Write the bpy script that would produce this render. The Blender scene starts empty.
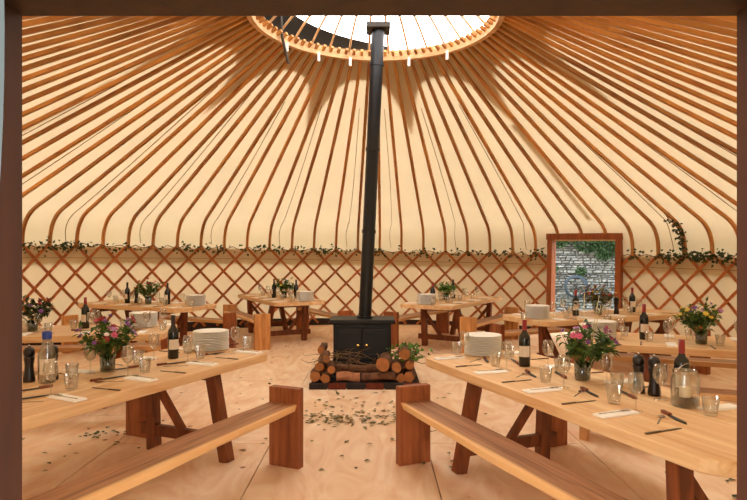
import bpy, math, random
from mathutils import Matrix, Vector
R = math.radians
PI = math.pi
sc = bpy.context.scene
C = sc.collection

# ------------------------------------------------------------ camera, world, light, exposure
EYE, F, HORIZON = 1.6, 600.0, 252.0
cam = bpy.data.cameras.new('camera'); camo = bpy.data.objects.new('camera', cam); C.objects.link(camo)
camo.location = (0, 0, EYE); camo.rotation_euler = (R(90), 0, 0)
cam.sensor_fit = 'HORIZONTAL'; cam.sensor_width = 36.0; cam.lens = 36.0 * F / 747.0
cam.shift_y = (HORIZON - 250.0) / 747.0
cam.clip_start = 0.05; cam.clip_end = 200
sc.camera = camo
w = bpy.data.worlds.new('world'); sc.world = w; w.use_nodes = True
bg = w.node_tree.nodes['Background']
bg.inputs['Color'].default_value = (1.0, 0.985, 0.96, 1); bg.inputs['Strength'].default_value = 6.5
sun = bpy.data.lights.new('sun', 'SUN'); suno = bpy.data.objects.new('sun', sun); C.objects.link(suno)
sun.energy = 2.5; sun.angle = R(25); sun.color = (1, .95, .86)
suno.rotation_euler = (R(-38), R(-26), 0); suno.location = (-6, 12, 12)
vs = sc.view_settings
vs.view_transform = 'Standard'; vs.look = 'None'; vs.gamma = 1; vs.use_curve_mapping = False
vs.exposure = 0.0
sc.cycles.max_bounces = 10; sc.cycles.diffuse_bounces = 5; sc.cycles.transparent_max_bounces = 24
sc.cycles.use_denoising = True
sc.cycles.sample_clamp_indirect = 8
rnd = random.Random(7)

# ------------------------------------------------------------ helpers
def srgb(r, g, b):
    f = lambda c: (c/255/12.92) if c/255 <= .04045 else ((c/255+.055)/1.055)**2.4
    return (f(r), f(g), f(b), 1)

class MB:
    def __init__(s): s.v = []; s.f = []; s.sm = []
    def add(s, vs, fs, smooth=False, M=None):
        o = len(s.v)
        s.v += [tuple(M @ Vector(p)) if M is not None else tuple(p) for p in vs]
        for f in fs: s.f.append([i+o for i in f]); s.sm.append(smooth)
        return s
    def box(s, c, d, M=None, taper=None):
        x, y, z = d[0]/2, d[1]/2, d[2]/2
        vs = [(c[0]+a*x, c[1]+b*y, c[2]+e*z) for e in (-1, 1) for a, b in ((-1,-1),(1,-1),(1,1),(-1,1))]
        return s.add(vs, [(3,2,1,0),(4,5,6,7),(0,1,5,4),(1,2,6,5),(2,3,7,6),(3,0,4,7)], False, M)
    def prism(s, poly, z0, z1, M=None):
        n = len(poly)
        vs = [(p[0], p[1], z0) for p in poly] + [(p[0], p[1], z1) for p in poly]
        fs = [tuple(range(n-1, -1, -1)), tuple(range(n, 2*n))] + [(i, (i+1) % n, (i+1) % n+n, i+n) for i in range(n)]
        return s.add(vs, fs, False, M)
    def beam(s, p, q, wd, th, up=(0, 0, 1)):
        p, q = Vector(p), Vector(q); d = (q-p).normalized(); u = Vector(up)
        a = d.cross(u)
        if a.length < 1e-4: a = d.cross(Vector((1, 0, 0)))
        a.normalize(); b = a.cross(d)
        vs = [e+a*sx*wd/2+b*sy*th/2 for e in (p, q) for sx, sy in ((-1,-1),(1,-1),(1,1),(-1,1))]
        return s.add(vs, [(0,1,2,3),(7,6,5,4),(4,5,1,0),(5,6,2,1),(6,7,3,2),(7,4,0,3)])
    def tube(s, pts, rad, n=8, cap=True, smooth=True):
        pts = [Vector(p) for p in pts]; vs = []; fs = []
        if not isinstance(rad, (list, tuple)): rad = [rad]*len(pts)
        a = None
        for i, p in enumerate(pts):
            d = (pts[min(i+1, len(pts)-1)]-pts[max(i-1, 0)])
            if d.length < 1e-9: d = Vector((0, 0, 1))
            d.normalize()
            if a is None: a = d.orthogonal().normalized()
            else:
                a = a-d*a.dot(d); a.normalize()
            b = d.cross(a)
            for k in range(n):
                t = 2*PI*k/n; vs.append(p+(a*math.cos(t)+b*math.sin(t))*rad[i])
        for i in range(len(pts)-1):
            for k in range(n):
                fs.append((i*n+k, i*n+(k+1) % n, (i+1)*n+(k+1) % n, (i+1)*n+k))
        s.add(vs, fs, smooth)
        if cap:
            s.add(vs[:n], [tuple(range(n-1, -1, -1))]); s.add(vs[-n:], [tuple(range(n))])
        return s
    def lathe(s, prof, n=16, smooth=True, closed=False, M=None):
        vs = []; fs = []; m = len(prof)
        for r, z in prof:
            for k in range(n):
                t = 2*PI*k/n; vs.append((r*math.cos(t), r*math.sin(t), z))
        for i in range(m if closed else m-1):
            j = (i+1) % m
            for k in range(n):
                fs.append((i*n+k, i*n+(k+1) % n, j*n+(k+1) % n, j*n+k))
        return s.add(vs, fs, smooth, M)
    def mesh(s, name):
        me = bpy.data.meshes.new(name); me.from_pydata(s.v, [], s.f)
        me.polygons.foreach_set('use_smooth', s.sm); me.update(); return me
    def build(s, name, mat, parent=None, loc=None, rot=None):
        me = s.mesh(name); me.materials.append(mat)
        return link(name, me, parent, loc, rot)

def link(name, me, parent=None, loc=None, rot=None):
    o = bpy.data.objects.new(name, me); C.objects.link(o)
    if parent is not None: o.parent = parent
    if loc is not None: o.location = loc
    if rot is not None: o.rotation_euler = rot
    return o
def tag(o, label=None, cat=None, group=None, kind=None):
    if label: o['label'] = label
    if cat: o['category'] = cat
    if group: o['group'] = group
    if kind: o['kind'] = kind
    return o
def empty(name, loc=(0, 0, 0), rz=0, **k):
    o = link(name, None, None, loc, (0, 0, rz)); o.empty_display_size = .1
    return tag(o, **k)
def copy_tree(o, parent=None):
    c = o.copy(); C.objects.link(c); c.parent = parent
    for ch in o.children: copy_tree(ch, c)
    return c

# ------------------------------------------------------------ materials
def new_mat(name):
    m = bpy.data.materials.new(name); m.use_nodes = True
    nt = m.node_tree; return m, nt, nt.nodes, nt.links, nt.nodes['Principled BSDF']
def plain(name, col, rough=.5, metal=0, spec=.5, noise=0, nscale=20, **kw):
    m, nt, N, L, P = new_mat(name)
    P.inputs['Base Color'].default_value = col; P.inputs['Roughness'].default_value = rough
    P.inputs['Metallic'].default_value = metal; P.inputs['Specular IOR Level'].default_value = spec
    if noise:
        tc = N.new('ShaderNodeTexCoord'); n = N.new('ShaderNodeTexNoise'); n.inputs['Scale'].default_value = nscale; n.inputs['Detail'].default_value = 4
        L.new(tc.outputs['Object'], n.inputs['Vector'])
        r = N.new('ShaderNodeValToRGB'); r.color_ramp.elements[0].position = .3; r.color_ramp.elements[1].position = .7
        r.color_ramp.elements[0].color = tuple(c*(1-noise) for c in col[:3])+(1,)
        r.color_ramp.elements[1].color = tuple(min(1, c*(1+noise)) for c in col[:3])+(1,)
        L.new(n.outputs['Fac'], r.inputs['Fac']); L.new(r.outputs['Color'], P.inputs['Base Color'])
        b = N.new('ShaderNodeBump'); b.inputs['Strength'].default_value = .3; b.inputs['Distance'].default_value = .01
        L.new(n.outputs['Fac'], b.inputs['Height']); L.new(b.outputs['Normal'], P.inputs['Normal'])
    return m
def wood(name, dark, light, scale=(1.5, 16, 16), rough=.5, dist=1.2, var=.12, edge=None, spec=.4, knots=False):
    m, nt, N, L, P = new_mat(name)
    tc = N.new('ShaderNodeTexCoord'); oi = N.new('ShaderNodeObjectInfo')
    mul = N.new('ShaderNodeVectorMath'); mul.operation = 'MULTIPLY_ADD'; mul.inputs[1].default_value = (37, 37, 37)
    cmb = N.new('ShaderNodeCombineXYZ')
    for k in 'XYZ': L.new(oi.outputs['Random'], cmb.inputs[k])
    L.new(cmb.outputs[0], mul.inputs[0]); L.new(tc.outputs['Object'], mul.inputs[2])
    mp = N.new('ShaderNodeMapping'); mp.inputs['Scale'].default_value = scale
    L.new(mul.outputs[0], mp.inputs['Vector'])
    n = N.new('ShaderNodeTexNoise'); n.inputs['Scale'].default_value = 1; n.inputs['Detail'].default_value = 5; n.inputs['Distortion'].default_value = dist
    L.new(mp.outputs[0], n.inputs['Vector'])
    r = N.new('ShaderNodeValToRGB'); e = r.color_ramp.elements
    e[0].position = .3; e[0].color = dark; e[1].position = .72; e[1].color = light
    L.new(n.outputs['Fac'], r.inputs['Fac'])
    col = r.outputs['Color']
    if edge:       # pale sapwood along the board's edge (board local y)
        sp = N.new('ShaderNodeSeparateXYZ'); L.new(tc.outputs['Object'], sp.inputs[0])
        ad = N.new('ShaderNodeMath'); ad.operation = 'MULTIPLY_ADD'; L.new(n.outputs['Fac'], ad.inputs[0]); ad.inputs[1].default_value = .05; L.new(sp.outputs['Y'], ad.inputs[2])
        mr = N.new('ShaderNodeMapRange'); mr.inputs[1].default_value = edge[1]; mr.inputs[2].default_value = edge[2]; L.new(ad.outputs[0], mr.inputs[0])
        mx = N.new('ShaderNodeMix'); mx.data_type = 'RGBA'; L.new(mr.outputs[0], mx.inputs['Factor']); L.new(col, mx.inputs['B']); mx.inputs['A'].default_value = edge[0]
        col = mx.outputs['Result']
    if knots:      # small dark knots with soft rims
        vo = N.new('ShaderNodeTexVoronoi'); vo.inputs['Scale'].default_value = 2.6; L.new(mul.outputs[0], vo.inputs['Vector'])
        kr = N.new('ShaderNodeMapRange'); kr.inputs[1].default_value = .035; kr.inputs[2].default_value = .075; L.new(vo.outputs['Distance'], kr.inputs[0])
        km = N.new('ShaderNodeMix'); km.data_type = 'RGBA'; L.new(kr.outputs[0], km.inputs['Factor']); km.inputs['A'].default_value = srgb(158, 98, 62); L.new(col, km.inputs['B']); col = km.outputs['Result']
    hv = N.new('ShaderNodeHueSaturation'); L.new(col, hv.inputs['Color'])
    mr2 = N.new('ShaderNodeMapRange'); mr2.inputs[3].default_value = 1-var; mr2.inputs[4].default_value = 1+var; L.new(oi.outputs['Random'], mr2.inputs[0]); L.new(mr2.outputs[0], hv.inputs['Value'])
    L.new(hv.outputs[0], P.inputs['Base Color'])
    P.inputs['Roughness'].default_value = rough; P.inputs['Specular IOR Level'].default_value = spec
    b = N.new('ShaderNodeBump'); b.inputs['Strength'].default_value = .25; b.inputs['Distance'].default_value = .004
    L.new(n.outputs['Fac'], b.inputs['Height']); L.new(b.outputs['Normal'], P.inputs['Normal'])
    return m
def fabric(name, col, trans=.2, refl=.6):
    m, nt, N, L, P = new_mat(name); N.remove(P); out = N['Material Output']
    tc = N.new('ShaderNodeTexCoord'); n = N.new('ShaderNodeTexNoise'); n.inputs['Scale'].default_value = 1.3; n.inputs['Detail'].default_value = 5
    L.new(tc.outputs['Object'], n.inputs['Vector'])
    r = N.new('ShaderNodeValToRGB'); r.color_ramp.elements[0].position = .3; r.color_ramp.elements[1].position = .7
    r.color_ramp.elements[0].color = tuple(c*.93 for c in col[:3])+(1,); r.color_ramp.elements[1].color = col
    L.new(n.outputs['Fac'], r.inputs['Fac'])
    d = N.new('ShaderNodeBsdfDiffuse'); t = N.new('ShaderNodeBsdfTranslucent'); ad = N.new('ShaderNodeAddShader')
    for sh, k in ((d, refl), (t, trans)):
        v = N.new('ShaderNodeVectorMath'); v.operation = 'SCALE'; v.inputs['Scale'].default_value = k
        L.new(r.outputs[0], v.inputs[0]); L.new(v.outputs[0], sh.inputs['Color'])
    L.new(d.outputs[0], ad.inputs[0]); L.new(t.outputs[0], ad.inputs[1])
    L.new(ad.outputs[0], out.inputs['Surface']); return m
def glass(name, tint=(1, 1, 1, 1), base=.06, gain=.75):
    m, nt, N, L, P = new_mat(name); N.remove(P); out = N['Material Output']
    t = N.new('ShaderNodeBsdfTransparent'); t.inputs[0].default_value = tint
    g = N.new('ShaderNodeBsdfGlossy'); g.inputs['Roughness'].default_value = .03
    lw = N.new('ShaderNodeLayerWeight'); lw.inputs['Blend'].default_value = .35
    mr = N.new('ShaderNodeMapRange'); mr.inputs[3].default_value = base; mr.inputs[4].default_value = gain
    L.new(lw.outputs['Facing'], mr.inputs[0]); mx = N.new('ShaderNodeMixShader')
    L.new(mr.outputs[0], mx.inputs[0]); L.new(t.outputs[0], mx.inputs[1]); L.new(g.outputs[0], mx.inputs[2]); L.new(mx.outputs[0], out.inputs['Surface']); return m
def leafy(name, c1, c2, trans=.25):
    m, nt, N, L, P = new_mat(name); out = N['Material Output']
    tc = N.new('ShaderNodeTexCoord'); n = N.new('ShaderNodeTexNoise'); n.inputs['Scale'].default_value = 23
    L.new(tc.outputs['Object'], n.inputs['Vector'])
    r = N.new('ShaderNodeValToRGB'); r.color_ramp.elements[0].position = .35; r.color_ramp.elements[1].position = .65
    r.color_ramp.elements[0].color = c1; r.color_ramp.elements[1].color = c2
    L.new(n.outputs['Fac'], r.inputs['Fac']); L.new(r.outputs[0], P.inputs['Base Color']); P.inputs['Roughness'].default_value = .6
    t = N.new('ShaderNodeBsdfTranslucent'); L.new(r.outputs[0], t.inputs[0]); mx = N.new('ShaderNodeMixShader'); mx.inputs[0].default_value = trans
    L.new(P.outputs[0], mx.inputs[1]); L.new(t.outputs[0], mx.inputs[2]); L.new(mx.outputs[0], out.inputs['Surface']); return m

M = {}
M['canvas'] = fabric('roof canvas', (.97, .78, .49, 1), .11)
M['wallcanvas'] = fabric('wall canvas', (.92, .69, .42, 1), .115)
M['cover'] = fabric('cover canvas', (.80, .55, .33, 1), .085)
M['strap'] = fabric('strap', (.6, .42, .25, 1), .08)
M['rib'] = wood('rib ash', srgb(146, 88, 36), srgb(212, 150, 78), (1.5, 22, 1.5), .5, .8, .22)
M['lath'] = wood('lath', srgb(150, 78, 32), srgb(190, 112, 54), (3, 12, 12), .55, .8, .2)
M['ring'] = wood('ring wood', srgb(190, 140, 90), srgb(226, 184, 134), (5, 5, 20), .5)
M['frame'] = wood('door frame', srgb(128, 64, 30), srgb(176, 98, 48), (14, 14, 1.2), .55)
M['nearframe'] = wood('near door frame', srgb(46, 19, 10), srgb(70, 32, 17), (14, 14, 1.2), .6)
M['ply'] = wood('plywood', srgb(228, 184, 142), srgb(249, 224, 194), (2.6, .9, 1), .5, 3.5, .04, knots=True)
M['subfloor'] = plain('subfloor', srgb(70, 40, 22), .9)
M['top'] = wood('oak top', srgb(214, 164, 112), srgb(240, 206, 160), (1.1, 14, 14), .42, 1.3, .05)
M['leg'] = wood('leg wood', srgb(92, 44, 22), srgb(140, 76, 38), (12, 12, 1.6), .5)
M['legpale'] = wood('pale leg wood', srgb(176, 112, 58), srgb(222, 164, 100), (12, 12, 1.6), .5)
M['endboard'] = wood('bench end', srgb(124, 62, 30), srgb(172, 100, 54), (14, 14, 1.5), .5)
M['seat'] = wood('bench seat', srgb(116, 74, 50), srgb(192, 142, 104), (1.0, 30, 30), .4, 1.6, .08, edge=(srgb(236, 192, 136), -.082, -.055))
M['iron'] = plain('black iron', srgb(22, 22, 24), .5, .3, .5, .15, 40)
M['pipe'] = plain('flue black', srgb(20, 21, 25), .35, .2, .5)
M['brass'] = plain('brass', srgb(230, 190, 110), .25, 1)
M['bark'] = plain('bark', srgb(112, 76, 56), .9, 0, .2, .55, 14)
M['split'] = plain('split wood', srgb(178, 122, 88), .85, 0, .2, .3, 22)
M['cut'] = plain('cut wood', srgb(176, 116, 70), .8, 0, .2, .25, 18)
M['brick'] = plain('hearth brick', srgb(104, 48, 32), .85, 0, .2, .3, 20)
M['slab'] = plain('hearth slab', srgb(44, 36, 34), .8, 0, .3, .25, 12)
M['china'] = plain('white china', srgb(246, 243, 236), .3)
M['napkin'] = plain('napkin', srgb(246, 240, 232), .85)
M['steel'] = plain('steel', srgb(190, 184, 176), .25, 1)
M['blade'] = plain('dark blade', srgb(52, 46, 44), .45, .2)
M['redwood'] = plain('handle wood', srgb(120, 60, 34), .5)
M['glass'] = glass('clear glass', (.96, .955, .93, 1))
M['bottleglass'] = plain('bottle glass', srgb(20, 20, 16), .12, 0, .6)
M['capsule'] = plain('capsule', srgb(142, 24, 26), .35)
M['capsuledark'] = plain('dark capsule', srgb(40, 18, 20), .35)
M['paper'] = plain('paper label', srgb(226, 212, 194), .8)
M['mill'] = plain('black mill', srgb(26, 18, 16), .3)
M['blue'] = plain('blue cap', srgb(34, 60, 150), .35)
M['water'] = glass('bottle clear', (.86, .86, .84, 1), .12, .8)
M['wax'] = plain('wax', srgb(240, 224, 190), .6)
M['pebble'] = plain('dark pebbles', srgb(30, 26, 26), .6, 0, .4, .4, 60)
M['vase'] = glass('vase glass', (.42, .46, .36, 1), .12, .7)
M['leaf'] = leafy('leaf', srgb(40, 66, 22), srgb(104, 132, 54))
M['leafdark'] = leafy('ivy leaf', srgb(32, 44, 20), srgb(74, 86, 40))
M['leafdry'] = leafy('dry leaf', srgb(78, 82, 42), srgb(146, 124, 76))
M['leafbright'] = leafy('bright leaf', srgb(50, 92, 34), srgb(130, 168, 74))
M['wallleaf'] = leafy('wall ivy leaf', srgb(18, 40, 18), srgb(60, 92, 44))
M['grass'] = leafy('grass', srgb(60, 84, 36), srgb(110, 132, 64))
M['pale'] = plain('pale stem', srgb(222, 206, 150), .7)
for nm, c in dict(pink=(206, 92, 128), purple=(126, 74, 138), white=(240, 228, 218), red=(150, 40, 44), yellow=(216, 190, 74), rust=(168, 84, 48), lilac=(184, 130, 170)).items():
    M[nm] = plain(nm+' petal', srgb(*c), .7)
M['twig'] = plain('twig', srgb(120, 92, 62), .9)
M['black'] = plain('black tarp', srgb(14, 16, 20), .6)
M['pole'] = plain('dark pole', srgb(52, 42, 30), .6)
M['tie'] = plain('white tie', srgb(240, 236, 226), .8)
M['stone'] = wood('stone', srgb(92, 96, 98), srgb(148, 150, 150), (7, 7, 11), .9, 1)
M['mortar'] = plain('mortar', srgb(104, 102, 98), .95, 0, .1, .3, 10)
M['soil'] = plain('turf', srgb(96, 110, 62), .95, 0, .1, .3, 3)
M['hose'] = plain('blue grey hose', srgb(46, 62, 78), .5)
M['flap'] = fabric('door flap canvas', (.16, .18, .19, 1), .03)
M['seam'] = plain('seam cord', srgb(150, 112, 66), .8)
M['base_shade'] = plain('wall skirt', srgb(50, 32, 22), .9)  # shade along the wall foot, put in as a dark colour

# ------------------------------------------------------------ yurt shell
CX, CY, RW, HW = -.06, 7.1, 6.2, 1.6
TILT = R(1.0)
RING_R, RING_Z = 1.47, 4.39
NRIB = 80
def phi(theta_deg): return R(90-theta_deg)          # theta: 0 = far, + = towards +x
DOOR_T = (35.7, 49.0)
NEAR_T = (180-6.6, 180+6.6)

def shell(name, mb, mat):
    o = mb.build(name, mat, None, (CX, CY, 0), (0, TILT, 0)); o['kind'] = 'structure'; return o

# profile of the roof in (r, z): vertical stub, bend, straight slope to the ring
SLOPE = .50
zI = RING_Z-SLOPE*(6.12-RING_R)
def roof_profile(rw, off=0.0, n=8):
    t = .38; d = Vector((-1, SLOPE)).normalized(); I = Vector((rw, zI))
    a, b = I+Vector((0, -t)), I+d*t
    pts = []
    for k in range(n+1):
        s = k/n; pts.append(a*(1-s)**2+I*2*s*(1-s)+b*s*s)
    return pts
RB = roof_profile(6.12)
# floor: plywood sheets on a dark sub-floor
fl = MB().lathe([(0.001, -.05), (6.35, -.05), (6.35, -.025), (0.001, -.025)], 64, False).build('floor', M['subfloor'], None, (CX, CY, 0)); tag(fl, kind='structure')
def clip(poly, rad, n=72):
    for k in range(n):
        t = 2*PI*k/n; nx, ny = math.cos(t), math.sin(t); out = []
        for i in range(len(poly)):
            p, q = poly[i], poly[(i+1) % len(poly)]
            dp, dq = p[0]*nx+p[1]*ny-rad, q[0]*nx+q[1]*ny-rad
            if dp <= 0: out.append(p)
            if (dp < 0 < dq) or (dq < 0 < dp):
                s = dp/(dp-dq); out.append((p[0]+(q[0]-p[0])*s, p[1]+(q[1]-p[1])*s))
        poly = out
        if len(poly) < 3: return []
    return poly
g = .004
for i in range(-6, 7):
    x0 = .5+1.3*i
    for j in range(-4, 4):
        y0 = j*2.44+(1.22 if i % 2 else .35)
        pl = clip([(x0+g, y0+g), (x0+1.3-g, y0+g), (x0+1.3-g, y0+2.44-g), (x0+g, y0+2.44-g)], 6.3)
        if len(pl) >= 3:
            cx, cy = x0+.65, y0+1.22
            MB().prism([(p[0]-cx, p[1]-cy) for p in pl], -.025, 0).build('floor_sheet', M['ply'], fl, (cx, cy, 0))

# wall canvas with two door openings
def in_door(td):
    td = (td+360) % 360
    return (DOOR_T[0]+.5 < td < DOOR_T[1]-.5) or (NEAR_T[0] < td < NEAR_T[1])
NS = 320
def revolve(mb, prof_fn, skip):
    for k in range(NS):
        t0, t1 = 360*k/NS, 360*(k+1)/NS; tm = (t0+t1)/2
        pr = prof_fn(tm)
        if skip(tm) or len(pr) < 2: continue
        vs = [(r*math.cos(phi(t)), r*math.sin(phi(t)), z) for t in (t0, t1) for r, z in pr]; m = len(pr)
        mb.add(vs, [(i, i+1, m+i+1, m+i) for i in range(m-1)], True)
wc = MB(); revolve(wc, lambda t: [(RW, -.12), (RW, .5), (RW, 1.1), (RW, zI if 170.8 < t < 189.2 else HW+.02)], in_door)
wall = shell('wall_round', wc, M['wallcanvas'])
rc = MB()
CANV = [(6.24, 1.32), (6.23, 1.5)]+[(p.x+.012, p.y+.022) for p in roof_profile(6.145)]
for s in (.15, .3, .45, .6, .75, .9, 1.0):
    a = Vector(CANV[-1]) if s == .15 else a0
    if s == .15: a0 = a
    b = Vector((RING_R+.02, RING_Z+.075)); q = a0.lerp(b, s); CANV.append((q.x, q.y))
def roof_prof(t):
    if 171 < t < 189: return [(6.25, zI-.01), (RING_R+.02, RING_Z+.075)]
    return [p for p in CANV if p[1] > 1.88] if in_door(t) else CANV
revolve(rc, roof_prof, lambda t: False)
ceil = shell('ceiling', rc, M['canvas'])
def canv_r2z(r):
    P = CANV[2:]
    for (r0, z0), (r1, z1) in zip(P, P[1:]):
        if r1 <= r <= r0 and r0 > r1: return z0+(z1-z0)*(r0-r)/(r0-r1)
    return P[-1][1]
# star shaped crown cover lying on the outside of the roof canvas, with tie-down straps
cv = MB(); NT = 11; T0 = 11.8; per = 360/NT; nseg = 12
for k in range(NT):
    for j in range(nseg):
        cols = []
        for jj in (j, j+1):
            u = jj/nseg*2-1; t = T0+per*(k+.5)+u*per/2
            ro = 2.02+.25*abs(u)**2+.95*abs(u)**5
            rr = [1.50+(ro-1.50)*q for q in (0, .33, .66, 1)]
            cols.append([(r*math.cos(phi(t)), r*math.sin(phi(t)), canv_r2z(r)+.03) for r in rr])
        cv.add(cols[0]+cols[1], [(i, i+1, 5+i, 4+i) for i in range(3)], True)
cover = cv.build('crown_cover', M['cover'], ceil)
for k in range(NT):
    t = T0+per*k; f = phi(t); mb = MB(); rs = [3.15, 4, 5, 5.8]
    w0 = .05
    vs = []
    for i, r in enumerate(rs):
        wd = [.09, .05, .045, .04][i]
        for s in (-1, 1): vs.append((r*math.cos(f)-s*wd*math.sin(f), r*math.sin(f)+s*wd*math.cos(f), canv_r2z(r)+.03))
    mb.add(vs, [(2*i, 2*i+1, 2*i+3, 2*i+2) for i in range(3)])
    if k in (1, 5, 8): mb.build('tie_strap', M['strap'], cover)
# roof ribs
def rib_points(zmin):
    pts = [(6.12, 1.57), (6.12, 1.65)]+[(p.x, p.y) for p in RB]
    q = Vector(pts[-1]); e = Vector((RING_R-.10, RING_Z+.05))
    pts += [tuple(q.lerp(e, s)) for s in (.25, .5, .75, 1)]
    if zmin > pts[0][1]:
        out = []
        for a, b in zip(pts, pts[1:]):
            if b[1] <= zmin: continue
            if not out:
                s = max(0, (zmin-a[1])/(b[1]-a[1])); out.append((a[0]+(b[0]-a[0])*s, a[1]+(b[1]-a[1])*s))
            out.append(b)
        pts = out
    return pts
def rib_mesh(zmin, straight=False):
    pts = [(6.17, zI-.02), (4.5, zI+SLOPE*1.62), (3, zI+SLOPE*3.12), (RING_R-.10, RING_Z+.05)] if straight else rib_points(zmin); vs = []; fs = []; n = len(pts); tot = n-1
    for i, p in enumerate(pts):
        a = Vector(pts[max(0, i-1)]); b = Vector(pts[min(n-1, i+1)]); d = (b-a).normalized(); nr = Vector((-d.y, d.x))  # inward-ish normal
        hw = .026 if i < n-1 else .018
        th = .019
        for sx, sy in ((-1, -1), (1, -1), (1, 1), (-1, 1)):
            q = Vector(p)+nr*sy*th; vs.append((q.x, sx*hw, q.y))
    for i in range(n-1):
        for k in range(4): fs.append((i*4+k, i*4+(k+1) % 4, (i+1)*4+(k+1) % 4, (i+1)*4+k))
    fs += [(3, 2, 1, 0), tuple((n-1)*4+k for k in range(4))]
    mb = MB(); mb.add(vs, fs); me = mb.mesh('rib'); me.materials.append(M['rib']); return me
rib_full, rib_door, rib_near = rib_mesh(0), rib_mesh(2.02), rib_mesh(0, True)
TR0 = 1.55
for k in range(NRIB):
    t = TR0+360*k/NRIB
    link('rib', rib_near if 172 < t % 360 < 188 else rib_door if in_door(t) else rib_full, ceil, None, (0, 0, phi(t)))
# thin seam cords under the canvas between ribs
seam_mb = MB()
pr = [p for p in CANV[2:-2]]
seam_mb.tube([(p[0]-.012, .03*math.sin(i*.5), p[1]-.012) for i, p in enumerate(pr)], .006, 4)
seam_me = seam_mb.mesh('seam'); seam_me.materials.append(M['seam'])
for k in range(0, NRIB, 3):
    t = TR0+360*(k+.45+.2*rnd.random())/NRIB
    if not in_door(t): link('seam', seam_me, ceil, None, (0, 0, phi(t)))
# crown ring with bent spokes and a hub
ring = MB().lathe([(RING_R-.03, RING_Z-.06), (RING_R+.035, RING_Z-.06), (RING_R+.035, RING_Z+.06), (RING_R-.03, RING_Z+.06)], 96, True, True)
ring.sm = [False]*len(ring.sm)
ringo = ring.build('crown_ring', M['ring'], ceil)
sp = MB(); DH = .60
sp.tube([((RING_R-.02)*(1-s), 0, RING_Z+.04+DH*(1-(1-s)**2.3)) for s in [i/12*.9 for i in range(13)]], .016, 6)
sp_me = sp.mesh('crown_spoke'); sp_me.materials.append(M['ring'])
NSPK = 32
for k in range(NSPK): link('crown_spoke', sp_me, ringo, None, (0, 0, 2*PI*(k+.3)/NSPK))
MB().lathe([(.02, RING_Z+DH+.02), (.2, RING_Z+DH+.02), (.2, RING_Z+DH+.07), (.02, RING_Z+DH+.07)], 20, False, True).build('crown_hub', M['ring'], ringo)
# black tarp folded back over part of the crown
fb = MB(); n = 30
for i in range(n):
    cols = []
    for ii in (i, i+1):
        s = ii/n; t = -112+s*(112+8); wd = .40*(1-s)**.8+.05
        row = []
        for q in (0, .33, .66, 1):
            an = q*wd; row.append(((RING_R+.10-an*.75)*math.cos(phi(t)), (RING_R+.10-an*.75)*math.sin(phi(t)), RING_Z+.12+an*.75))
        cols.append(row)
    fb.add(cols[0]+cols[1], [(j, j+1, 5+j, 4+j) for j in range(3)], True)
fb.build('crown_flap', M['black'], ceil)
for t in (-55, -33, -14, 3, 20, 44):
    f = phi(t); MB().box(((RING_R-.06)*math.cos(f), (RING_R-.06)*math.sin(f), RING_Z-.11), (.035, .035, .12)).build('white_tie', M['tie'], ringo)
# dark crown pole hanging from the ring
f = phi(-62); rp = RING_R-.08
MB().tube([(rp*math.cos(f), rp*math.sin(f), RING_Z+.35), (rp*math.cos(f)+.02, rp*math.sin(f)+.06, RING_Z), (rp*math.cos(f)+.10, rp*math.sin(f)+.12, RING_Z-.34)], .018, 8).build('crown_pole', M['pole'], ringo)

# lattice of crossed laths
def lath(t_start, direction, rad):
    """a lath from the wall top at angle t_start running down to the floor; cut at doors"""
    n = 14; H = 1.62; span = math.degrees(H/RW)*.98
    pieces = []; cur = []
    for i in range(n*3+1):
        s = i/(n*3); t = t_start+direction*span*s; z = HW+.05-H*s
        if in_door(t):
            if len(cur) > 1: pieces.append(cur)
            cur = []
        else: cur.append((t, z))
    if len(cur) > 1: pieces.append(cur)
    for pc in pieces:
        if len(pc) < 3: continue
        pc2 = pc[::4]
        if pc2[-1] != pc[-1]: pc2.append(pc[-1])
        tm, zm = pc2[len(pc2)//2]
        Mi = (Matrix.Translation((0, 0, zm)).to_4x4() @ Matrix.Rotation(phi(tm), 4, 'Z')).inverted()
        vs = []; m = len(pc2); hw = .024; th = .006
        for i, (t, z) in enumerate(pc2):
            f = phi(t); rd = Vector((math.cos(f), math.sin(f), 0))
            tan = Vector((-math.sin(f), math.cos(f), 0)); along = (tan*(-direction)*.98+Vector((0, 0, -1))).normalized()
            side = along.cross(rd)
            c = rd*rad+Vector((0, 0, z))
            for sx, sy in ((-1, -1), (1, -1), (1, 1), (-1, 1)): vs.append(tuple(Mi @ (c+side*sx*hw+rd*sy*th)))
        fs = [(i*4+k, i*4+(k+1) % 4, (i+1)*4+(k+1) % 4, (i+1)*4+k) for i in range(m-1) for k in range(4)]+[(3, 2, 1, 0), tuple((m-1)*4+k for k in range(4))]
        o = MB().add(vs, fs).build('lath', M['lath'], wall, (0, 0, zm), (0, 0, phi(tm)))
for k in range(NRIB):
    t = TR0+360*k/NRIB; t = (t+180) % 360-180
    if abs(t) < 112:
        lath(t, 1, 6.155); lath(t, -1, 6.138)
# tension band cord under the wall top
bd = MB(); pts = []
for k in range(181):
    t = -110+k/180*(DOOR_T[0]+110); pts.append((6.12*math.cos(phi(t)), 6.12*math.sin(phi(t)), HW-.19))
bd.tube(pts, .006, 4).build('tension_band', M['seam'], wall)
bd = MB(); pts = []
for k in range(81):
    t = DOOR_T[1]+k/80*(110-DOOR_T[1]); pts.append((6.12*math.cos(phi(t)), 6.12*math.sin(phi(t)), HW-.19))
bd.tube(pts, .006, 4).build('tension_band', M['seam'], wall)
sk = MB(); revolve(sk, lambda t: [(6.17, -.1), (6.17, .13)], in_door); shell('shade_band_round', sk, M['base_shade'])  # added dark strip, stands in for the shadowed gap at the wall base

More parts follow.
